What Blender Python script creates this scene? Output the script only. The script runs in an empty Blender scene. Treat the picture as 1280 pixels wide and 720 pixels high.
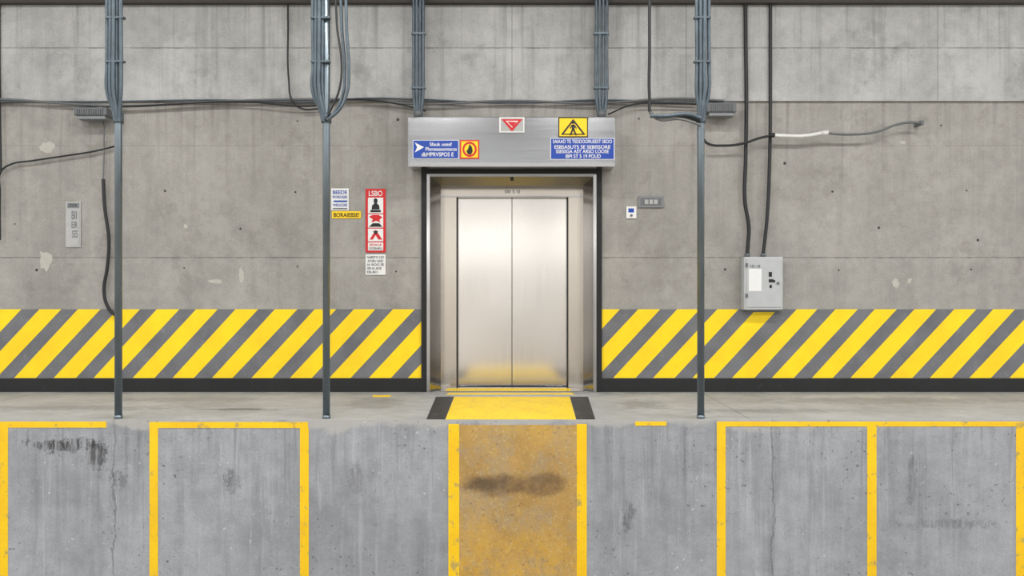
import bpy, bmesh, math, random
from mathutils import Vector
random.seed(7)
sc = bpy.context.scene
try:
    sc.view_settings.view_transform = 'Standard'
    sc.view_settings.look = 'None'
except Exception: pass

CAM_D = 9.0; CAM_H = 1.18; F = 990.0
YF = -1.90   # dock face plane
YP = -1.83   # pole plane
def X(px, y=0.0): return (px-640)*(CAM_D+y)/F
def Z(py, y=0.0): return CAM_H+(360-py)*(CAM_D+y)/F
def lin(c):
    c = c/255.0
    return c/12.92 if c <= 0.04045 else ((c+0.055)/1.055)**2.4
def col(r,g,b): return (lin(r),lin(g),lin(b),1)

# ---------------- materials ----------------
class NT:
    def __init__(s, name, rough=0.8, metal=0.0):
        s.m = bpy.data.materials.new(name); s.m.use_nodes = True
        s.t = s.m.node_tree; s.b = s.t.nodes['Principled BSDF']
        s.b.inputs['Roughness'].default_value = rough
        s.b.inputs['Metallic'].default_value = metal
        tc = s.t.nodes.new('ShaderNodeTexCoord'); s.co = tc.outputs['Object']
        sp = s.t.nodes.new('ShaderNodeSeparateXYZ'); s.t.links.new(s.co, sp.inputs[0])
        s.x, s.y, s.z = sp.outputs
    def put(s, inp, v):
        if isinstance(v, bpy.types.NodeSocket): s.t.links.new(v, inp)
        else: inp.default_value = v
    def math(s, op, a, b=0.0, clamp=False):
        n = s.t.nodes.new('ShaderNodeMath'); n.operation = op; n.use_clamp = clamp
        s.put(n.inputs[0], a); s.put(n.inputs[1], b); return n.outputs[0]
    def vec(s, scale=(1,1,1), loc=(0,0,0)):
        n = s.t.nodes.new('ShaderNodeMapping'); s.t.links.new(s.co, n.inputs[0])
        n.inputs['Scale'].default_value = scale; n.inputs['Location'].default_value = loc
        return n.outputs[0]
    def noise(s, scale, detail=4, rough=0.55, sc=(1,1,1), loc=(0,0,0), dist=0.0):
        n = s.t.nodes.new('ShaderNodeTexNoise'); s.t.links.new(s.vec(sc,loc), n.inputs['Vector'])
        n.inputs['Scale'].default_value = scale; n.inputs['Detail'].default_value = detail
        n.inputs['Roughness'].default_value = rough; n.inputs['Distortion'].default_value = dist
        return n.outputs['Fac']
    def rng(s, v, a, b, c=0.0, d=1.0, smooth=False):
        n = s.t.nodes.new('ShaderNodeMapRange'); n.clamp = True
        if smooth: n.interpolation_type = 'SMOOTHSTEP'
        s.put(n.inputs[0], v)
        for i,q in enumerate((a,b,c,d)): n.inputs[i+1].default_value = q
        return n.outputs[0]
    def mix(s, f, a, b, mode='MIX'):
        n = s.t.nodes.new('ShaderNodeMix'); n.data_type = 'RGBA'; n.blend_type = mode
        s.put(n.inputs[0], f); s.put(n.inputs[6], a); s.put(n.inputs[7], b)
        return n.outputs[2]
    def line(s, c, pos, hw):
        d = s.math('ABSOLUTE', s.math('SUBTRACT', c, pos))
        return s.rng(d, hw*0.5, hw, 1, 0)
    def blob(s, cx, cz, rx, rz, v=None, wob=0.9, nz=None, lo=0.45, hi=1.1):
        v = v or s.z
        a = s.math('DIVIDE', s.math('SUBTRACT', s.x, cx), rx)
        b = s.math('DIVIDE', s.math('SUBTRACT', v, cz), rz)
        r = s.math('SQRT', s.math('ADD', s.math('MULTIPLY', a, a), s.math('MULTIPLY', b, b)))
        if nz is None: nz = s.noise(5, 5, 0.65)
        r = s.math('ADD', r, s.math('MULTIPLY', s.math('SUBTRACT', nz, 0.5), wob*2))
        return s.rng(r, lo, hi, 1, 0, True)
    def bump(s, h, strength=0.2, dist=0.01):
        n = s.t.nodes.new('ShaderNodeBump'); n.inputs['Strength'].default_value = strength
        n.inputs['Distance'].default_value = dist; s.t.links.new(h, n.inputs['Height'])
        s.t.links.new(n.outputs[0], s.b.inputs['Normal'])
    def color(s, c): s.put(s.b.inputs['Base Color'], c)

def grey(n, v):
    g = n.t.nodes.new('ShaderNodeCombineColor')
    for i in range(3): n.t.links.new(v, g.inputs[i])
    return g.outputs[0]
def concrete(n, base, dark, light, streak=0.35, pores=0.5, sax=(5,5,0.45)):
    """returns colour socket"""
    c = n.mix(n.rng(n.noise(0.9,6,0.6), 0.32, 0.68), dark, light)
    c = n.mix(0.45, c, base)
    st = n.rng(n.noise(1.0,5,0.6,sc=sax), 0.50, 0.72)
    c = n.mix(n.math('MULTIPLY', st, streak), c, dark)
    st2 = n.rng(n.noise(1.0,4,0.6,sc=sax,loc=(13,7,3)), 0.56, 0.72)
    c = n.mix(n.math('MULTIPLY', st2, streak*0.8), c, light)
    mot = n.rng(n.noise(7,6,0.7), 0.3, 0.7, 0.86, 1.12)
    c = n.mix(1.0, c, grey(n,mot), 'MULTIPLY')
    fine = n.rng(n.noise(60,3,0.7), 0.25, 0.75, 0.86, 1.12)
    c = n.mix(1.0, c, grey(n,fine), 'MULTIPLY')
    if pores:
        p = n.rng(n.noise(30,2,0.5,loc=(3,1,9)), 0.735, 0.77)
        c = n.mix(n.math('MULTIPLY', p, pores), c, col(50,48,45))
    return c

def mat_wall(name, base, dark, light, hj=(), vj=(), drip_z=None, faint=(), dripk=0.5):
    n = NT(name, 0.85)
    c = concrete(n, base, dark, light, 0.45, 0.5)
    # cement-wash patches and damp blotches
    p = n.rng(n.noise(1.5,7,0.7,loc=(21,4,6)), 0.53, 0.60)
    c = n.mix(n.math('MULTIPLY', p, 0.40), c, light)
    p = n.rng(n.noise(1.9,7,0.72,loc=(2,14,16)), 0.56, 0.64)
    c = n.mix(n.math('MULTIPLY', p, 0.32), c, (dark[0]*.68,dark[1]*.67,dark[2]*.65,1))
    if drip_z is not None:
        d = n.rng(n.noise(1.0,4,0.65,sc=(11,11,0.35),loc=(3,3,3)), 0.52, 0.68)
        fade = n.rng(n.z, drip_z-1.5, drip_z, 0.0, dripk)
        c = n.mix(n.math('MULTIPLY', d, fade), c, (dark[0]*.60,dark[1]*.60,dark[2]*.60,1))
    nz = n.noise(9,3,0.6)
    for i,z in enumerate(tuple(hj)+tuple(faint)):
        k = 1.0 if i < len(hj) else 0.3
        m = n.math('MULTIPLY', n.line(n.math('ADD', n.z, n.math('MULTIPLY', nz, 0.012)), z+0.006, 0.010), n.rng(nz,0.3,0.6,0.2*k,0.65*k))
        c = n.mix(m, c, col(82,81,80))
        m2 = n.math('MULTIPLY', n.line(n.z, z-0.03, 0.05), n.rng(n.noise(3,4),0.45,0.65,0,0.4*k))
        c = n.mix(m2, c, light)
    for x in vj:
        m = n.math('MULTIPLY', n.line(n.x, x, 0.008), 0.4)
        c = n.mix(m, c, col(85,84,83))
    n.color(c)
    n.bump(n.noise(25,5,0.6), 0.25, 0.006)
    return n.m

M = {}
M['wall_lo'] = mat_wall('concrete_warm', col(155,152,146), col(134,131,126), col(170,167,161),
    hj=[Z(322)], faint=[Z(182)], drip_z=Z(125), dripk=0.5)
M['wall_up'] = mat_wall('concrete_upper', col(174,174,172), col(145,145,144), col(194,194,192),
    hj=[Z(61)], vj=[X(-2),X(640),X(857),X(1170)], drip_z=Z(0), dripk=0.6)

# dock face
n = NT('dock_face_paint', 0.7)
c = concrete(n, col(156,158,162), col(128,131,135), col(175,178,182), 0.6, 0.4, (7,7,0.5))
d = n.rng(n.noise(1.0,5,0.7,sc=(16,16,0.6),loc=(3,3,3)), 0.54, 0.70)
c = n.mix(n.math('MULTIPLY', d, n.rng(n.z,-1.3,-0.1,0.1,0.5)), c, col(88,90,94))
d = n.rng(n.noise(1.0,5,0.7,sc=(18,18,0.7),loc=(8,1,5)), 0.58, 0.70)
c = n.mix(n.math('MULTIPLY', d, 0.45), c, col(190,192,196))
e = n.math('ADD', n.z, n.math('MULTIPLY', n.math('SUBTRACT', n.noise(1.6,6,0.65), 0.5), 0.45))
c = n.mix(n.rng(e,-0.08,-0.03,0,0.8), c, col(178,176,171))
nz = n.noise(9,8,0.85)
nzs = n.noise(1.0,6,0.8,sc=(26,26,4),loc=(1,1,1))
for (px,py,rx,rz,s) in [(85,556,0.42,0.07,1.0),(120,570,0.12,0.16,.8),(150,600,0.10,0.10,.5),(290,602,0.12,0.12,.55),
                        (785,645,0.07,0.16,.5),(1190,655,0.5,0.05,.4),(1140,600,0.06,0.3,.4),(445,600,.08,.2,.4)]:
    m = n.math('MULTIPLY', n.blob(X(px,YF),Z(py,YF),rx,rz,nz=nz,wob=2.0,lo=.6,hi=.95), n.rng(nzs,0.42,0.56,0.15,1.0))
    c = n.mix(n.math('MULTIPLY', m, s), c, col(58,58,60))
f = n.math('MULTIPLY', n.rng(n.noise(28,3,0.6,loc=(5,5,5)),0.64,0.68), n.rng(n.noise(1.3,3,0.6,loc=(2,8,1)),0.46,0.6))
c = n.mix(n.math('MULTIPLY',f,0.8), c, col(52,51,51))
f = n.math('MULTIPLY', n.rng(n.noise(22,3,0.6,loc=(1,2,5)),0.68,0.70), n.rng(n.noise(1.1,3,0.6,loc=(9,8,1)),0.45,0.6))
c = n.mix(n.math('MULTIPLY',f,0.7), c, col(205,205,206))
w = n.math('MULTIPLY', n.math('SUBTRACT', n.noise(3,5,0.7), 0.5), 0.16)
for px in (143, 965):
    c = n.mix(n.math('MULTIPLY', n.line(n.math('ADD', n.x, w), X(px,YF), 0.008), 0.5), c, col(80,80,80))
n.color(c); n.bump(n.noise(20,6,0.7), 0.3, 0.008)
M['face'] = n.m

# dock top
n = NT('dock_top_concrete', 0.6)
c = concrete(n, col(166,166,164), col(138,138,136), col(188,188,186), 0.4, 0.3, (0.9,3,1))
nz = n.noise(5,7,0.75)
for (px,y,rx,ry,s) in [(300,-1.3,0.45,0.08,.75),(240,-0.6,0.9,0.2,.3),(470,-0.9,.35,.5,.3),(1100,-0.7,1.6,.3,.35),(800,-1.0,.3,.4,.35),
                       (90,-1.2,1.2,.2,.35),(960,-1.4,.8,.15,.35)]:
    c = n.mix(n.math('MULTIPLY', n.blob(X(px,y),y,rx,ry,v=n.y,nz=nz,wob=1.6), s), c, col(84,84,84))
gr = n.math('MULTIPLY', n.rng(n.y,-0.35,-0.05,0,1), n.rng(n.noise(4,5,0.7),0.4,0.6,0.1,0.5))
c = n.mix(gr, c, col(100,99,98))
for px in (-20, 905):
    c = n.mix(n.math('MULTIPLY', n.line(n.x, X(px,-1), 0.010), .5), c, col(90,90,90))
n.color(c); n.bump(n.noise(18,5,0.6), 0.15, 0.005)
M['top'] = n.m

n = NT('lower_floor_concrete', 0.6)
c = concrete(n, col(142,136,128), col(112,107,101), col(164,157,148), 0.3, 0.3, (1,1,1)); n.color(c)
M['ground'] = n.m
n = NT('ceiling_concrete', 0.9)
c = concrete(n, col(150,150,148), col(125,125,122), col(165,165,162), 0.3, 0, (1,1,1)); n.color(c)
M['ceil'] = n.m

def paint(name, c1, c2, wear_c, wear=0.5, lo=0.60, hi=0.66, rough=0.55, sc_=9):
    n = NT(name, rough)
    c = n.mix(n.rng(n.noise(3,5,0.6),0.35,0.65), c1, c2)
    w = n.rng(n.noise(sc_,8,0.75,loc=(4,4,4)), lo, hi)
    c = n.mix(n.math('MULTIPLY', w, wear), c, wear_c)
    f = n.rng(n.noise(70,2,0.6), 0.64, 0.72)
    c = n.mix(n.math('MULTIPLY', f, wear*0.5), c, wear_c)
    n.color(c); n.bump(n.noise(40,3), 0.1, 0.003)
    return n.m
M['yel'] = paint('yellow_paint', col(252,218,0), col(246,206,4), col(180,155,50), 0.35, 0.62, 0.68)
M['yel_line'] = paint('yellow_line_paint', col(252,206,0), col(242,192,6), col(165,148,95), 0.75, 0.57, 0.62)
M['yel_pad'] = paint('yellow_pad_paint', col(250,212,12), col(238,198,20), col(192,172,95), 0.7, 0.54, 0.62, sc_=14)
M['greyband'] = paint('grey_band_paint', col(113,114,118), col(97,98,102), col(135,135,134), 0.5, 0.56, 0.66)
M['blackbase'] = paint('black_base_paint', col(24,24,25), col(17,17,18), col(50,50,50), 0.4)
M['blackpad'] = paint('black_pad_paint', col(38,38,40), col(30,30,32), col(110,110,108), 0.5, 0.57, 0.63)

n = NT('ochre_worn_paint', 0.7)
c = n.mix(n.rng(n.noise(2.2,6,0.65),0.38,0.62), col(170,135,76), col(190,152,84))
w = n.rng(n.noise(2.5,8,0.8,sc=(1.4,1,0.9),loc=(1,3,2)),0.48,0.58)
c = n.mix(n.math('MULTIPLY',w,0.5), c, col(160,147,124))
bot = n.math('MULTIPLY', n.rng(n.z,-0.65,-1.3,0,1), n.rng(n.noise(5,7,0.8),0.44,0.56))
c = n.mix(n.math('MULTIPLY',bot,0.6), c, col(212,164,50))
tp = n.math('MULTIPLY', n.rng(n.z,-0.35,-0.05,0,1), n.rng(n.noise(6,7,0.8,loc=(3,9,2)),0.46,0.58))
c = n.mix(n.math('MULTIPLY',tp,0.5), c, col(205,165,60))
fl = n.rng(n.noise(45,3,0.7),0.58,0.66); c = n.mix(n.math('MULTIPLY',fl,0.45), c, col(205,190,145))
fl = n.rng(n.noise(38,3,0.7,loc=(7,7,7)),0.60,0.66); c = n.mix(n.math('MULTIPLY',fl,0.45), c, col(95,80,56))
nz = n.noise(4,9,0.8)
m1 = n.blob(X(622,YF),Z(606,YF),0.36,0.12,nz=nz,wob=.7,lo=.6,hi=1.08)
m2 = n.blob(X(680,YF),Z(605,YF),0.25,0.12,nz=nz,wob=.7,lo=.6,hi=1.08)
core = n.blob(X(610,YF),Z(606,YF),0.22,0.08,nz=nz,wob=.9,lo=.4,hi=1.0)
m = n.math('MAXIMUM', m1, m2)
m = n.math('MULTIPLY', m, n.rng(n.noise(10,6,0.75),0.35,0.62,0.4,0.8))
c = n.mix(m, c, col(96,74,52))
c = n.mix(n.math('MULTIPLY', core, .5), c, col(62,52,42))
n.color(c); n.bump(n.noise(20,6,0.7),0.3,0.006)
M['ochre'] = n.m

def steel(name, c, rough, brush=(1.5,1.5,120), amt=0.06, wave=0.10):
    n = NT(name, rough, 1.0)
    b = n.noise(1.0,4,0.7,sc=brush)
    cc = n.mix(n.rng(b,0.3,0.7), tuple(v*(1-amt) for v in c[:3])+(1,), c)
    n.color(cc)
    n.put(n.b.inputs['Roughness'], n.rng(b,0.3,0.7,rough-0.03,rough+0.05))
    sm = n.noise(1.2,1,0.3)
    n.bump(n.math('ADD', n.math('MULTIPLY', b, 0.01), sm), wave, 0.05)
    return n.m
M['steel_door'] = steel('brushed_steel_door', col(218,213,207), 0.15, (150,150,1.2), 0.07, 0.10)
M['steel_frame'] = steel('steel_frame', col(182,180,178), 0.12, (120,120,1.2), 0.06)
M['steel_soffit'] = steel('steel_head_jamb', col(170,170,170), 0.4, (1,1,120), 0.06)
M['steel_warm'] = steel('steel_return_panel', col(200,192,181), 0.2, (120,120,1.2))
M['steel_head'] = steel('steel_header', col(182,183,185), 0.18, (1,1,120), 0.05, 0.15)
M['galv'] = steel('galvanised_conduit', col(140,152,160), 0.38, (8,8,2), 0.3, 0.0)

def plain(name, c, rough=0.5, metal=0.0, var=0.12):
    n = NT(name, rough, metal)
    n.color(n.mix(n.rng(n.noise(12,4),0.3,0.7), tuple(v*(1-var) for v in c[:3])+(1,), c))
    return n.m
M['black'] = plain('black_rubber', col(16,16,17), 0.55)
M['cblk'] = plain('black_cable', col(28,29,32), 0.5)
M['cblue'] = plain('blue_grey_conduit', col(90,103,112), 0.4, 0.3, 0.35)
M['cgrey'] = plain('grey_cable', col(104,106,107), 0.6)
M['cwht'] = plain('white_cable', col(220,220,217), 0.5)
M['white'] = plain('sign_white', col(228,228,226), 0.4, var=0.04)
M['dwhite'] = plain('sign_faded_white', col(178,178,176), 0.6, var=0.15)
M['blue'] = plain('sign_blue', col(12,66,165), 0.35, var=0.05)
M['red'] = plain('sign_red', col(205,24,30), 0.35, var=0.05)
M['syel'] = plain('sign_yellow', col(252,210,4), 0.35, var=0.04)
M['sblk'] = plain('sign_black', col(18,18,18), 0.4)
M['boxgrey'] = plain('enclosure_grey', col(180,182,183), 0.45, var=0.06)
M['boxdk'] = plain('fixture_grey', col(100,104,108), 0.45, var=0.15)
M['plategrey'] = plain('plate_grey', col(128,131,134), 0.4, 0.3, var=0.1)
M['patch'] = plain('plaster_patch', col(184,182,172), 0.9, var=0.1)
M['hole'] = plain('tie_hole', col(66,65,64), 0.9)
M['beam'] = plain('beam_dark', col(70,66,64), 0.8)
def emis(name, c, s):
    m = bpy.data.materials.new(name); m.use_nodes = True
    b = m.node_tree.nodes['Principled BSDF']
    b.inputs['Base Color'].default_value = c
    b.inputs['Emission Color'].default_value = c; b.inputs['Emission Strength'].default_value = s
    return m
M['tube'] = emis('fluorescent_tube_glow', (1,0.99,0.97,1), 6)

# ---------------- mesh helpers ----------------
def link(o, parent=None):
    sc.collection.objects.link(o)
    if parent: o.parent = parent
    return o
def empty(name):
    e = bpy.data.objects.new(name, None); e.empty_display_size = 0.1
    return link(e)
def mesh_obj(name, verts, faces, mat, parent=None, bevel=0, smooth=False):
    me = bpy.data.meshes.new(name); me.from_pydata(verts, [], faces)
    bm = bmesh.new(); bm.from_mesh(me)
    bmesh.ops.recalc_face_normals(bm, faces=bm.faces)
    if bevel:
        bmesh.ops.bevel(bm, geom=list(bm.edges), offset=bevel, segments=2, affect='EDGES', profile=0.5)
    bm.to_mesh(me); bm.free()
    if smooth:
        for p in me.polygons: p.use_smooth = True
    me.materials.append(mat)
    return link(bpy.data.objects.new(name, me), parent)
def boxdata(x0,x1,y0,y1,z0,z1, off=0):
    v = [(x0,y0,z0),(x1,y0,z0),(x1,y1,z0),(x0,y1,z0),(x0,y0,z1),(x1,y0,z1),(x1,y1,z1),(x0,y1,z1)]
    f = [(0,1,2,3),(4,5,6,7),(0,1,5,4),(1,2,6,5),(2,3,7,6),(3,0,4,7)]
    return v, [tuple(i+off for i in q) for q in f]
def box(name,x0,x1,y0,y1,z0,z1,mat,parent=None,bevel=0):
    v,f = boxdata(x0,x1,y0,y1,z0,z1); return mesh_obj(name,v,f,mat,parent,bevel)
def boxes(name, lst, mat, parent=None, bevel=0):
    V=[];Fc=[]
    for b in lst:
        v,f = boxdata(*b, off=len(V)); V+=v; Fc+=f
    return mesh_obj(name,V,Fc,mat,parent,bevel)
def plate(name,p0,q0,p1,q1,y,mat,parent=None,t=0.006,bevel=0):
    return box(name,X(p0,y),X(p1,y),y,y+t,Z(q1,y),Z(q0,y),mat,parent,bevel)
def prism(name, pts, y0, y1, mat, parent=None):
    k=len(pts)
    V=[(x,y0,z) for x,z in pts]+[(x,y1,z) for x,z in pts]
    Fc=[tuple(range(k)),tuple(range(k,2*k))]+[(i,(i+1)%k,k+(i+1)%k,k+i) for i in range(k)]
    return mesh_obj(name,V,Fc,mat,parent)
def poly(name, pxpts, y, mat, parent=None, t=0.002):
    return prism(name,[(X(a,y),Z(b,y)) for a,b in pxpts], y, y+t, mat, parent)
def prism_ax(name, pts, a0, a1, axis, mat, parent=None):
    k=len(pts)
    if axis=='z': mk=lambda p,a:(p[0],p[1],a)
    else: mk=lambda p,a:(a,p[0],p[1])
    V=[mk(p,a0) for p in pts]+[mk(p,a1) for p in pts]
    Fc=[tuple(range(k)),tuple(range(k,2*k))]+[(i,(i+1)%k,k+(i+1)%k,k+i) for i in range(k)]
    return mesh_obj(name,V,Fc,mat,parent)
def cyl(name, p0, p1, r, mat, parent=None, seg=20):
    p0=Vector(p0);p1=Vector(p1);d=p1-p0
    bm=bmesh.new(); bmesh.ops.create_cone(bm,cap_ends=True,segments=seg,radius1=r,radius2=r,depth=d.length)
    q=d.to_track_quat('Z','Y')
    for v in bm.verts: v.co = q@v.co + (p0+p1)/2
    me=bpy.data.meshes.new(name); bm.to_mesh(me); bm.free()
    for p in me.polygons: p.use_smooth = len(p.vertices)==4
    me.materials.append(mat); return link(bpy.data.objects.new(name,me),parent)
def cable(name, pts, r, mat, parent=None, wob=0.0):
    cu=bpy.data.curves.new(name,'CURVE'); cu.dimensions='3D'
    cu.bevel_depth=r; cu.bevel_resolution=3; cu.resolution_u=8; cu.use_fill_caps=True
    s=cu.splines.new('BEZIER'); s.bezier_points.add(len(pts)-1)
    for b,p in zip(s.bezier_points,pts):
        b.co=(p[0]+random.uniform(-wob,wob),p[1],min(p[2],ZC-.01)); b.handle_left_type='AUTO'; b.handle_right_type='AUTO'
    o=bpy.data.objects.new(name+'_c',cu); sc.collection.objects.link(o)
    bpy.context.view_layer.update()
    me=bpy.data.meshes.new_from_object(o.evaluated_get(bpy.context.evaluated_depsgraph_get()))
    bpy.data.objects.remove(o); bpy.data.curves.remove(cu)
    me.name=name; me.materials.clear(); me.materials.append(mat)
    for p in me.polygons: p.use_smooth=True
    return link(bpy.data.objects.new(name,me),parent)
def pcable(name, pxpts, y, r, mat, parent=None, wob=0.0):
    return cable(name,[(X(p[0],p[2] if len(p)>2 else y),p[2] if len(p)>2 else y,Z(p[1],p[2] if len(p)>2 else y)) for p in pxpts],r,mat,parent,wob)
def text(name, s, p0,q0,p1,q1,y,mat,parent):
    cu=bpy.data.curves.new(name,'FONT'); cu.body=s; cu.offset=0.012
    o=bpy.data.objects.new(name+'_t',cu); sc.collection.objects.link(o)
    bpy.context.view_layer.update()
    me=bpy.data.meshes.new_from_object(o.evaluated_get(bpy.context.evaluated_depsgraph_get()))
    bpy.data.objects.remove(o); bpy.data.curves.remove(cu)
    xs=[v.co.x for v in me.vertices]; ys=[v.co.y for v in me.vertices]
    x0,x1,z0,z1=X(p0,y),X(p1,y),Z(q1,y),Z(q0,y)
    for v in me.vertices:
        a=(v.co.x-min(xs))/(max(xs)-min(xs)); b=(v.co.y-min(ys))/(max(ys)-min(ys))
        v.co=(x0+a*(x1-x0), y, z0+b*(z1-z0))
    me.name=name; me.materials.clear(); me.materials.append(mat)
    return link(bpy.data.objects.new(name,me),parent)
def person(name, cx, q0, q1, y, mat, parent, w=1.0):
    h=q1-q0; r=h*0.11
    pts=[(cx+r*math.cos(t*math.pi/6)*w, q0+r+r*math.sin(t*math.pi/6)) for t in range(12)]
    poly(name+'_head',pts,y,mat,parent)
    b=[(cx-.10*h,q0+.25*h),(cx+.10*h,q0+.25*h),(cx+.26*h,q0+.52*h),(cx+.20*h,q0+.56*h),(cx+.10*h,q0+.42*h),
       (cx+.10*h,q0+.60*h),(cx+.26*h,q1),(cx+.14*h,q1),(cx,q0+.68*h),(cx-.14*h,q1),(cx-.26*h,q1),(cx-.10*h,q0+.60*h),
       (cx-.10*h,q0+.42*h),(cx-.20*h,q0+.56*h),(cx-.26*h,q0+.52*h)]
    poly(name+'_body',b,y,mat,parent)

# ---------------- shell ----------------
WX=10.5; ZC=5.6
zl=Z(127); xl=X(533); xr=X(746); zt=Z(217)
wall=boxes('wall_back',[(-WX,xl,0,0.3,-1.55,zl),(xr,WX,0,0.3,-1.55,zl),(xl,xr,0,0.3,zt,zl),(xl,xr,0,0.3,-1.55,-0.3)],M['wall_lo'])
boxes('upper_panel',[(-WX,WX,-0.035,0.3,zl,ZC)],M['wall_up'],wall)
V=[];Fc=[]
def disc(px,py,r,y=-0.0015):
    o=len(V); k=10
    for i in range(k):
        a=i*2*math.pi/k; V.append((X(px)+r*math.cos(a),y,Z(py)+r*math.sin(a)))
    Fc.append(tuple(range(o,o+k)))
for px,py in [(207,240),(371,240),(232,335),(372,335),(372,150),(47,337),(497,150),(497,338),
              (800,150),(905,338),(1040,240),(1210,240),(1213,337),(1048,338),(1175,156),(1222,300),
              (980,205),(1100,285),(20,280),(300,285)]:
    disc(px+random.uniform(-2,2),py+random.uniform(-2,2),random.uniform(.009,.017))
mesh_obj('tie_holes',V,Fc,M['hole'],wall)
def patch(nm,cx,cy,rx,ry,k=14,y=-0.0015,mat='patch'):
    pts=[]
    for i in range(k):
        a=i*2*math.pi/k; s=random.uniform(0.6,1.15)
        pts.append((cx+rx*s*math.cos(a),cy+ry*s*math.sin(a)))
    poly(nm,pts,y,M[mat],wall,t=0.0015)
patch('patch_1',59,184,9,8); patch('patch_2',56,326,9,15); patch('patch_3',302,344,4,9); patch('patch_4',270,352,10,3)
patch('patch_5',1119,353,5,7); patch('patch_6',1137,351,3,4); patch('patch_7',232,283,3,3); patch('patch_8',1128,178,4,2)

dock=box('loading_dock',-WX,WX,YF,0.0,-1.55,0.0,M['top'])
dock.data.materials.append(M['face'])
for p in dock.data.polygons:
    if p.normal.y < -0.5: p.material_index=1
box('recess_floor',xl,xr,0,0.6,-0.3,0,M['top'],dock)
floor=box('floor',-WX,WX,-16,YF,-1.70,-1.55,M['ground'])
ceil=box('ceiling',-WX,WX,-16,0.3,ZC,ZC+0.2,M['ceil'])
box('ceiling_beam',-WX,WX,-0.12,-0.035,Z(3,-.12),Z(-25,-.12),M['beam'])

def clip(poly_,xa,xb):
    for side,xx in ((1,xa),(-1,xb)):
        out=[]
        for i in range(len(poly_)):
            a=poly_[i];b=poly_[(i+1)%len(poly_)]
            ia=side*(a[0]-xx)>=0; ib=side*(b[0]-xx)>=0
            if ia: out.append(a)
            if ia!=ib:
                t=(xx-a[0])/(b[0]-a[0]); out.append((xx,a[1]+t*(b[1]-a[1])))
        poly_=out
        if not out: return []
    return poly_
T0,T1=386.5,472.5; OFF=80
band=empty('hazard_stripe_band')
def stripes(nm,xa,xb,start,per,w):
    plate(nm+'_ground',xa,T0,xb,T1,-0.004,M['greyband'],band,0.004)
    V=[];Fc=[]
    k=-40
    while k<60:
        a=start+per*k; j=[random.uniform(-.8,.8) for _ in range(4)]
        pg=[(a+j[0],T0),(a+w+j[1],T0),(a+w-OFF+j[2],T1),(a-OFF+j[3],T1)]
        pg=clip(pg,xa,xb)
        if len(pg)>=3:
            o=len(V)
            V+=[(X(p),-0.0055,Z(q)) for p,q in pg]; Fc.append(tuple(range(o,o+len(pg))))
        k+=1
    mesh_obj(nm+'_stripes',V,Fc,M['yel'],band)
stripes('left',-510,527,98.5,49.2,27)
stripes('right',752,1790,797.5,49.4,27)
boxes('baseboard_back',[(-WX,X(527),-0.018,0,0,Z(473)),(X(752),WX,-0.018,0,0,Z(473))],M['blackbase'])

ln=empty('dock_line_marking')
def fplate(nm,p0,q0,p1,q1,m='yel_line',d=0.003):
    y=YF-d
    return box(nm,X(p0,YF),X(p1,YF),y,YF,Z(q1,YF),Z(q0,YF),M[m],ln)
fplate('h1',-300,527,133,534.5); fplate('h2',187,527.5,385,535); fplate('h3',896,527,1600,533)
fplate('h4',794,527,833,532)
B=745
for i,(a,b,q) in enumerate([(-1,10,534.5),(187,197.5,535),(375,386,535),(560.5,574,530),(721,733.5,530),(896,907,533),(1084,1095.5,533),(1270,1280.5,533)]):
    fplate('v%d'%i,a,q,b,B)
fplate('ochre_panel',574,531,721,B,'ochre',0.002)

pad=empty('elevator_threshold_marking')
def fl(nm,x0a,x1a,ya,x0b,x1b,yb,mat,z=0.003):
    V=[(x0a,ya,z),(x1a,ya,z),(x1b,yb,z),(x0b,yb,z),(x0a,ya,0),(x1a,ya,0),(x1b,yb,0),(x0b,yb,0)]
    mesh_obj(nm,V,[(0,1,2,3),(4,5,6,7),(0,1,5,4),(1,2,6,5),(2,3,7,6),(3,0,4,7)],mat,pad)
ya=-0.42; yb=YF+0.01
fl('yellow_pad',X(568,ya),X(712,ya),ya,X(557,yb),X(720,yb),yb,M['yel_pad'])
fl('black_pad_1',X(545,ya),X(567.5,ya),ya,X(533,yb),X(556.5,yb),yb,M['blackpad'])
fl('black_pad_2',X(712.5,ya),X(735,ya),ya,X(720.5,yb),X(744,yb),yb,M['blackpad'])
fl('yellow_dash',X(466,-.4),X(487,-.4),-.42,X(464,-.4),X(488,-.4),-.30,M['yel_pad'])
fl('yellow_strip',X(560,-.2),X(716,-.2),-.10,X(558,-.2),X(718,-.2),-.24,M['yel_pad'])

# ---------------- elevator ----------------
el=empty('elevator')
boxes('black_surround',[(X(527),X(534),-0.03,0.02,0,Z(213)),(X(745),X(752),-0.03,0.02,0,Z(213)),(X(534),X(745),-0.03,0.02,Z(218),Z(213))],M['black'],el)
yi=0.14; yr=0.36; yd=0.46
xo0,xo1=X(534),X(745); xi0,xi1=X(551,yi),X(729,yi)
zo=Z(218); zi=Z(232,yi)
def jamb(nm,xo,xi,s):
    prism_ax(nm,[(xo,-0.045),(xo+s*0.035,-0.045),(xi,yi),(xi,yr+.02),(xi-s*0.03,yr+.02),(xi-s*0.03,yi+.02),(xo,0.0)],0.0,zo,'z',M['steel_frame'],el)
jamb('jamb_1',xo0,xi0,1); jamb('jamb_2',xo1,xi1,-1)
prism_ax('head_jamb',[(-0.044,zo),(-0.044,zo-0.03),(yi,zi),(yr+.02,zi),(yr+.02,zi+.03),(yi+.02,zi+.03),(0.0,zo)],xo0+.01,xo1-.01,'x',M['steel_soffit'],el)
zd=Z(247,yd)
xd0,xd1=X(571,yd),X(710,yd)
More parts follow.
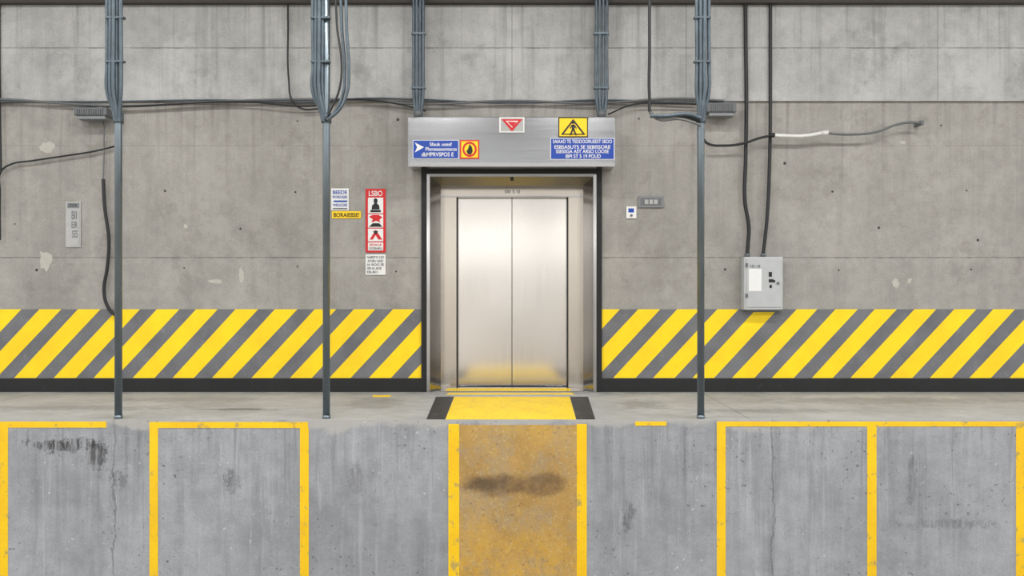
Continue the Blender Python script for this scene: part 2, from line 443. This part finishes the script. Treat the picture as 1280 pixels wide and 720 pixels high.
boxes('return_panels',[(xi0-.01,X(570.5,yr),yr,yd+.06,0.0,zi+.02),(X(710.5,yr),xi1+.01,yr,yd+.06,0.0,zi+.02)],M['steel_warm'],el)
box('transom',X(570.5,yr),X(710.5,yr),yr,yd+.06,Z(246,yr),zi+.02,M['steel_warm'],el)
boxes('transom_trim',[(X(553,yr),X(728,yr),yr-.012,yr,Z(246.5,yr),Z(244.8,yr)),(X(553,yr),X(728,yr),yr-.012,yr,Z(235,yr),Z(233.5,yr))],M['steel_frame'],el)
text('indicator_digits','00 I: 0',631,237.5,650,241.5,yr-.002,M['boxdk'],el)
mid=X(640,yd)
box('door_panel_1',xd0-.02,mid-.004,yd,yd+.04,0.012,zd+.03,M['steel_door'],el,0.002)
box('door_panel_2',mid+.004,xd1+.02,yd,yd+.04,0.012,zd+.03,M['steel_door'],el,0.002)
boxes('door_edge_gaskets',[(X(570.5,yr),X(571.8,yr),yr+.01,yd,0,zd),(X(709.2,yr),X(710.5,yr),yr+.01,yd,0,zd)],M['black'],el)
box('shaft_backing',xl,xr,0.54,0.58,0,zt,M['black'],el)
box('sill',xi0,xi1,0.0,yd+.05,0.0,0.008,M['steel_frame'],el)
boxes('sill_grooves',[(xi0+.03,xi1-.03,yd-.10+i*.03,yd-.088+i*.03,0.008,0.010) for i in range(3)],M['black'],el)
tr=[]
for i in range(44):
    for j in range(4):
        x=X(557)+ (i+.5*(j%2))*0.0325
        if x < X(722): tr.append((x,x+.018,0.03+j*.06,0.03+j*.06+.028,0.008,0.014))
boxes('sill_tread_studs',tr,M['yel_pad'],el)
poly('top_mark',[(638,221),(642,221),(642,226),(638,226)],-0.048,M['sblk'],el)

yh=-0.35
hd=box('elevator_header_canopy',X(510,yh),X(769,yh),yh,-0.001,Z(208,yh),Z(146,yh),M['steel_head'],None,0.006)
plate('lower_lip',510.5,203.5,768.5,208.2,yh-.006,M['steel_soffit'],hd,.01)
ys=yh-.010
def sign(name,p0,q0,p1,q1,y,mat,border=None,b=1.2,t=.006):
    r=plate(name,p0,q0,p1,q1,y,M[mat],None,t)
    if border: plate('face',p0+b,q0+b,p1-b,q1-b,y-.002,M[border],r,.002)
    return r
y2=ys-.004; y3=ys-.006
s=sign('warning_sign',624,146.5,655.5,165.5,ys,'white')
plate('red_field',626,148,654,164,ys-.002,M['dwhite'],s,.002)
poly('triangle',[(627,149),(653,149),(641,163.5),(639,163.5)],y2,M['red'],s)
poly('triangle_inner',[(632,151),(648,151),(640,159.5)],y3,M['white'],s)
poly('triangle_mark',[(634,152),(646,152.5),(644,155),(641,158.5),(638,156)],y3-.002,M['red'],s)
s=sign('warning_sign',698,146.5,735,171.5,ys,'sblk','syel',1.3)
poly('pictogram_triangle',[(716.5,148.5),(732,168.5),(701,168.5)],y2,M['sblk'],s)
poly('pictogram_inner',[(716.5,152),(728,167),(705,167)],y3,M['syel'],s)
person('figure',716.5,151,169,y3-.002,M['sblk'],s)
s=sign('direction_sign',516,175,573.5,198.5,ys,'white','blue',0.7)
poly('arrow',[(518.5,178),(530,184),(518.5,190.5),(521.5,184)],y2,M['white'],s)
text('text_1','Sfauk usesf',537,178,565,182.5,y2,M['white'],s)
text('text_2','Ploneassontacss',532,184,571,188.5,y2,M['white'],s)
text('text_3','dbMPRVSPOS E',527,190.5,567,195.5,y2,M['white'],s)
s=sign('fire_hazard_sign',575,175,599,198.5,ys,'red','syel',1.6)
ring=[(587+9*math.cos(a*math.pi/12),186.7+9.5*math.sin(a*math.pi/12)) for a in range(24)]
poly('disc',ring,y2,M['red'],s)
poly('disc_inner',[(587+(x-587)*.72,186.7+(z-186.7)*.72) for x,z in ring],y3,M['syel'],s)
poly('flame',[(587,180),(590,184),(591,189),(589,193),(585,193),(583,189),(585,186)],y3-.002,M['sblk'],s)
s=sign('information_sign',688,172.5,768,199.5,ys,'white','blue',0.8)
text('text_1','SAIAAD TE TEDDOORUEEST SBOO',691,174.5,765,179,y2,M['white'],s)
text('text_2','ESBSASUTS SE SEBISSORE',693,181.5,763,186,y2,M['white'],s)
text('text_3','SSESSGA AST ARSO LOOSE',695,187,761,191.5,y2,M['white'],s)
text('text_4','IBPI ST 5 19 POUD',707,193,751,197.5,y2,M['white'],s)

yw=-0.010; w2=yw-.004; w3=yw-.006
s=sign('notice_sign',414,235.5,436,263,yw,'white')
text('title','BEEDE',416,238,434,242.5,w2,M['blue'],s); text('line_1','PORDSSE',416,244.5,434,248,w2,M['blue'],s)
plate('bar_1',417,250.5,434,252.5,w2,M['blue'],s,.003); text('line_2','WEGCOES',416,254.5,434,258,w2,M['blue'],s)
plate('bar_2',416,260,434,261.5,w2,M['boxdk'],s,.003)
s=sign('caution_label',415,264,451,273,yw,'syel')
text('text','BORAIEBSE!',417,266,449,271.3,w2,M['sblk'],s)
s=sign('safety_sign',457,236,482,315.5,yw,'red',None)
text('title','LSBO',461,238.5,478,245,w2,M['white'],s)
plate('panel_1',460,247,479,266.5,w2,M['white'],s,.003)
plate('panel_2',460,267.8,479,284.5,w2,M['white'],s,.003)
plate('panel_3',460,285.8,479,301.5,w2,M['white'],s,.003)
plate('panel_4',460,303,479,313,w2,M['white'],s,.003)
poly('figure_1',[(469.5,247.5),(471.8,249),(472,252),(471,254),(474,257),(474.5,262),(464.5,262),(465,257),(468,254),(467,252),(467.2,249)],w3,M['sblk'],s)
plate('figure_base',463,262.5,476,265.3,w3,M['sblk'],s,.002)
poly('figure_2a',[(461,271),(466,268.5),(473,268.5),(478,271.5),(474,275),(476,278),(470,276),(464,278),(466,274)],w3,M['red'],s)
poly('figure_2b',[(461,283.5),(466,279),(474,279),(478,283.5)],w3,M['sblk'],s)
poly('figure_3a',[(462,299.5),(469.5,287),(478,299.5),(473,299.5),(469.5,294),(466,299.5)],w3,M['red'],s)
poly('figure_3b',[(466.5,288.5),(472.5,288.5),(471,292.5),(468,292.5)],w3-.001,M['sblk'],s)
text('line_1','EESAGE',462,304.5,477,307.5,w3,M['red'],s); text('line_2','OOSSARU',461,309,478,312,w3,M['sblk'],s)
s=sign('instruction_label',457,318,482,343.5,yw,'white')
for i in range(5): text('line_%d'%i,['SABETO NO','-EOBU GDE','IA ROG SE','ISB GI AOE','ESLBO'][i],459,320+i*4.6,[480,479,480,477,472][i],323+i*4.6,w2,M['boxdk'],s)
s=sign('faded_wall_sign',82,252,101,309,yw,'dwhite')
plate('upper_label',84,253.5,99,260,w2,M['plategrey'],s,.003)
text('label','IZEIR',86,255,97,258.5,w2-.001,M['sblk'],s)
plate('lower_plate',87.5,262,99,307,w2,M['dwhite'],s,.003)
text('print_1','BII',89.5,264,96,274,w2-.001,M['boxdk'],s)
text('print_2','EIR',89.5,277,97,285,w2-.001,M['boxdk'],s)
text('print_3','SES',90,288,97,297,w2-.001,M['boxdk'],s)
s=plate('name_plate',798,245,829.5,259.5,-0.02,M['plategrey'],None,.02,.003)
plate('inner',800.5,247.5,827,257,-.022,M['cgrey'],s,.003)
boxes('inner_windows',[(X(a,-.024),X(b,-.024),-.024,-.022,Z(255,-.024),Z(249.5,-.024)) for a,b in ((806,810.5),(812,816),(817.5,822))],M['dwhite'],s)
s=plate('call_button_plate',783,258,795.5,273,-.015,M['white'],None,.015,.002)
plate('blue_key',785.5,260.5,792.5,265.5,-.0175,M['blue'],s,.003)
cyl('button',(X(789),-.024,Z(269.5)),(X(789),-.015,Z(269.5)),.014,M['boxdk'],s)

yj=-0.13
jb=box('electrical_enclosure',X(930,yj),X(979,yj),yj,-0.001,Z(387.5,yj),Z(321,yj),M['boxgrey'],None,.012)
plate('door',933,324,977,384,yj-.008,M['boxgrey'],jb,.01,.004)
plate('label_plate',936,336,952,364,yj-.0095,M['white'],jb,.003)
text('label','IE-II',938,331,950,334.5,yj-.0095,M['boxdk'],jb)
for i,(a,b,c,d) in enumerate([(961,340,965,346),(961,349,967,353),(962,356,965,360),(967,350,969,353)]): plate('slot_%d'%i,a,b,c,d,yj-.0105,M['sblk'],jb,.004)
boxes('hinges',[(X(932,yj),X(934.5,yj),yj-.016,yj,Z(334+k*38,yj),Z(329+k*38,yj)) for k in range(2)],M['boxdk'],jb)
cyl('latch',(X(972,yj),yj-.02,Z(354,yj)),(X(972,yj),yj,Z(354,yj)),.015,M['boxdk'],jb)
for k,px in enumerate((934,954)): cyl('gland_%d'%k,(X(px,-.06),-.06,Z(321,-.06)),(X(px,-.06),-.06,Z(317,-.06)),.03,M['boxdk'],jb)
plate('foot_flange',932,387,977,390,-.03,M['boxdk'],jb,.029)

def fixture(p0,q0,p1,q1):
    r=empty('wall_light_fixture')
    y=-.22
    box('housing',X(p0,y),X(p1,y),y,-.05,Z(q1-4,y),Z(q0,y),M['boxdk'],r,.01)
    nrib=12
    w=(p1-p0-6)/nrib
    boxes('cooling_ribs',[(X(p0+3+i*w,y),X(p0+3+i*w+w*.5,y),y-.008,y,Z(q1-5,y),Z(q0+2,y)) for i in range(nrib)],M['cgrey'],r)
    box('diffuser',X(p0+3,y),X(p1-3,y),y+.02,-.06,Z(q1,y),Z(q1-4,y),M['plategrey'],r)
    box('back_plate',X(p0+10),X(p1-10),-.05,-.001,Z(q1),Z(q0),M['cgrey'],r)
fixture(92,134,133,148); fixture(884,128,921,144)

# ---------------- poles ----------------
TP=-240
def pole(px, bundle, fit_y):
    r=empty('conduit_pole')
    x=X(px,YP)
    cyl('pole',(x,YP,0.0),(x,YP,ZC-.01),.032,M['galv'],r,24)
    cyl('base_collar',(x,YP,0.0),(x,YP,.03),.036,M['galv'],r,24)
    for i,(a,d) in enumerate(bundle):
        yy=YP-.03-.012*(i%3)
        pcable('bundle_%d'%i,[(a+d,TP,yy),(a,30,yy),(a+random.uniform(-.5,.5),80,yy),(a,115,yy),(px+(a-px)*.45,fit_y-8,yy+.01),(px+(a-px)*.25,fit_y+6,YP-.03)],YP,.017,M['cblue'],r)
    cyl('cable_fitting',(x,YP,Z(fit_y+8,YP)),(x,YP,Z(fit_y-4,YP)),.045,M['cblue'],r,20)
    for i,q in enumerate((20,75)):
        a0=min(b[0] for b in bundle)-3; a1=max(max(b[0] for b in bundle)+3,px+4)
        a1=min(a1,a0+30)
        plate('strap_%d'%i,a0,q,a1,q+2.5,YP-.062,M['cblue'],r,.05)
    return r
pole(148,[(134,-2),(138,-2),(142,-1),(146,0),(151,0)],146)
r=pole(408,[(391,0),(395,0),(399,0),(403,0)],146)
pcable('loop_1',[(425,TP),(427,30),(431,90),(428,120),(416,143),(408,150)],YP-.04,.014,M['cblue'],r)
pcable('loop_2',[(434,TP),(433,30),(436,90),(434,115),(424,137),(409,150)],YP-.06,.014,M['cblue'],r)
pcable('loop_3',[(420,TP),(421,30),(427,80),(424,112),(412,140),(407,150)],YP-.05,.010,M['cblk'],r)
r=pole(876,[(871,-1),(876,0),(881,1),(886,1)],146)
pcable('branch_1',[(811,TP),(812,60),(812,125),(814,142),(824,146),(850,145),(875,151)],YP-.05,.014,M['cblk'],r)
pcable('branch_2',[(812,140),(822,149),(850,149),(875,156)],YP-.06,.010,M['cgrey'],r)
pcable('branch_3',[(813,145),(835,145),(850,143),(866,144),(876,148)],YP-.07,.018,M['cblue'],r)

TW=-128
def wbundle(xs, yb=145):
    r=empty('cable_bundle')
    c=sum(xs)/len(xs)
    for i,a in enumerate(xs):
        pcable('conduit_%d'%i,[(a,TW),(a+random.uniform(-.4,.4),20),(a,70),(a,115),(c+(a-c)*.7,yb-8),(c+(a-c)*.6,yb+1)],-.2-.01*(i%2),.017,M['cblue'],r)
    plate('clamp_1',min(xs)-3,40,max(xs)+3,42.5,-.235,M['cblue'],r,.05)
    plate('clamp_2',min(xs)-3,108,max(xs)+3,110.5,-.235,M['cblue'],r,.05)
    cyl('entry_gland',(X(c,-.2),-.2,Z(147,-.2)),(X(c,-.2),-.2,Z(138,-.2)),.05,M['boxdk'],r)
wbundle([517,521,525,529]); wbundle([745,749.5,754,758.5])

r=empty('wall_cable_run')
pcable('run_1',[(-300,126),(0,124),(90,130),(160,133),(250,128),(385,124),(470,126),(518,130),(640,126),(745,129),(850,123),(905,126)],-.07,.013,M['cgrey'],r)
pcable('run_2',[(-300,130),(0,127),(130,127),(260,125),(400,127),(455,123),(520,124),(640,129),(750,125),(870,129)],-.06,.009,M['cblue'],r)
pcable('run_3',[(128,134),(200,131),(300,127),(395,132),(430,124),(520,135),(532,139)],-.09,.009,M['cblk'],r)
pcable('run_4',[(760,143),(790,131),(830,129),(890,131)],-.09,.009,M['cblk'],r)
r=empty('hanging_cable')
pcable('cable',[(359,TW),(360,30),(361,100),(366,127),(378,136),(398,136)],-.08,.010,M['cblk'],r)
r=empty('hanging_cable')
pcable('drop',[(143,183),(118,189),(80,195),(40,201),(12,206),(1,215),(0,240),(0,300)],-.05,.010,M['cblk'],r)
pcable('riser',[(0,TW),(-1,60),(0,150),(1,215)],-.05,.012,M['cblk'],r)
r=empty('hanging_cable')
pcable('drop_upper',[(112,140),(128,152),(130,175),(129,226)],-.05,.008,M['cgrey'],r)
pcable('drop_lower',[(129,224),(131,260),(136,300),(134,335),(130,362),(134,382),(143,393),(150,396)],-.05,.018,M['cblk'],r)
r=empty('power_cable')
pcable('cable',[(931,TW),(932,40),(933,130),(932,200),(931,250),(936,285),(935,305),(934,317)],-.06,.021,M['cblk'],r)
r=empty('power_cable')
pcable('cable',[(964,TW),(963,40),(963,120),(962,200),(959,270),(956,300),(954,317)],-.06,.019,M['cblk'],r)
r=empty('spliced_cable')
yc=-.13
pcable('black_part',[(878,172),(884,179),(905,182),(930,179),(948,173),(966,169)],yc,.014,M['cblk'],r)
pcable('white_part',[(964,169),(985,170),(1005,170),(1030,166)],yc,.021,M['cwht'],r)
pcable('grey_part',[(1028,166),(1060,168),(1095,165),(1120,156),(1138,153),(1152,154)],yc,.014,M['cgrey'],r)
cyl('splice_1',(X(962,yc),yc,Z(169,yc)),(X(968,yc),yc,Z(169,yc)),.026,M['cblk'],r)
cyl('splice_2',(X(1027,yc),yc,Z(166.5,yc)),(X(1035,yc),yc,Z(166,yc)),.026,M['cwht'],r)
box('anchor_clip',X(1150,yc),X(1154,yc),yc-.02,-.001,Z(156,yc),Z(151,yc),M['boxdk'],r)

# ---------------- lights ----------------
for j,y in enumerate((-3.6,-8.0)):
    for i,x in enumerate((-7.5,-4.5,-1.5,1.5,4.5,7.5)):
        k='%d_%d'%(j,i)
        box('light_housing_'+k,x-.7,x+.7,y-.12,y+.12,ZC-.10,ZC,M['boxgrey'],ceil)
        cyl('tube_a_'+k,(x-.65,y-.05,ZC-.13),(x+.65,y-.05,ZC-.13),.02,M['tube'],ceil,12)
        cyl('tube_b_'+k,(x-.65,y+.05,ZC-.13),(x+.65,y+.05,ZC-.13),.02,M['tube'],ceil,12)
        l=bpy.data.lights.new('lamp','AREA'); l.shape='RECTANGLE'; l.size=1.5; l.size_y=.4
        l.energy=98; l.color=(1,.99,.975)
        lo=bpy.data.objects.new('lamp_'+k,l); lo.location=(x,y,ZC-.17); link(lo,ceil)

# world: invented gradient shaped for the steel reflections, bright band just above eye level
w=bpy.data.worlds.new('world'); sc.world=w; w.use_nodes=True
t=w.node_tree; bg=t.nodes['Background']
tc=t.nodes.new('ShaderNodeTexCoord'); sp=t.nodes.new('ShaderNodeSeparateXYZ'); t.links.new(tc.outputs['Generated'],sp.inputs[0])
mr=t.nodes.new('ShaderNodeMapRange'); mr.inputs[1].default_value=-0.3; mr.inputs[2].default_value=0.4
t.links.new(sp.outputs[2],mr.inputs[0])
cr=t.nodes.new('ShaderNodeValToRGB'); t.links.new(mr.outputs[0],cr.inputs[0])
def pos(z): return (z+0.3)/0.7
stops=[(-.3,(.70,.69,.67)),(-.11,(.50,.46,.41)),(-.07,(.95,.90,.84)),(-.02,(.72,.69,.65)),(.03,(.98,.96,.93)),(.065,(2.6,2.58,2.52)),
       (.09,(1.0,.99,.97)),(.12,(.48,.48,.47)),(.17,(.95,.96,.98)),(.22,(.75,.77,.80)),(.4,(1.47,1.5,1.53))]
els=cr.color_ramp.elements
els[0].position=pos(stops[0][0]); els[0].color=stops[0][1]+(1,)
els[1].position=pos(stops[-1][0]); els[1].color=stops[-1][1]+(1,)
for z,c in stops[1:-1]:
    e=els.new(pos(z)); e.color=c+(1,)
mp=t.nodes.new('ShaderNodeMapping'); mp.inputs['Scale'].default_value=(16,16,2.0); t.links.new(tc.outputs['Generated'],mp.inputs[0])
nz=t.nodes.new('ShaderNodeTexNoise'); nz.inputs['Scale'].default_value=1.6; nz.inputs['Detail'].default_value=3; t.links.new(mp.outputs[0],nz.inputs[0])
m2=t.nodes.new('ShaderNodeMapRange'); m2.inputs[1].default_value=.35; m2.inputs[2].default_value=.65; m2.inputs[3].default_value=.4; m2.inputs[4].default_value=1.7
t.links.new(nz.outputs[0],m2.inputs[0])
vm=t.nodes.new('ShaderNodeVectorMath'); vm.operation='SCALE'; t.links.new(cr.outputs[0],vm.inputs[0]); t.links.new(m2.outputs[0],vm.inputs['Scale'])
t.links.new(vm.outputs[0],bg.inputs[0]); bg.inputs[1].default_value=1.15

cam=bpy.data.cameras.new('camera'); cam.sensor_width=36; cam.lens=F/1280*36
co=bpy.data.objects.new('camera',cam); co.location=(0,-CAM_D,CAM_H); co.rotation_euler=(math.pi/2,0,0)
link(co); sc.camera=co
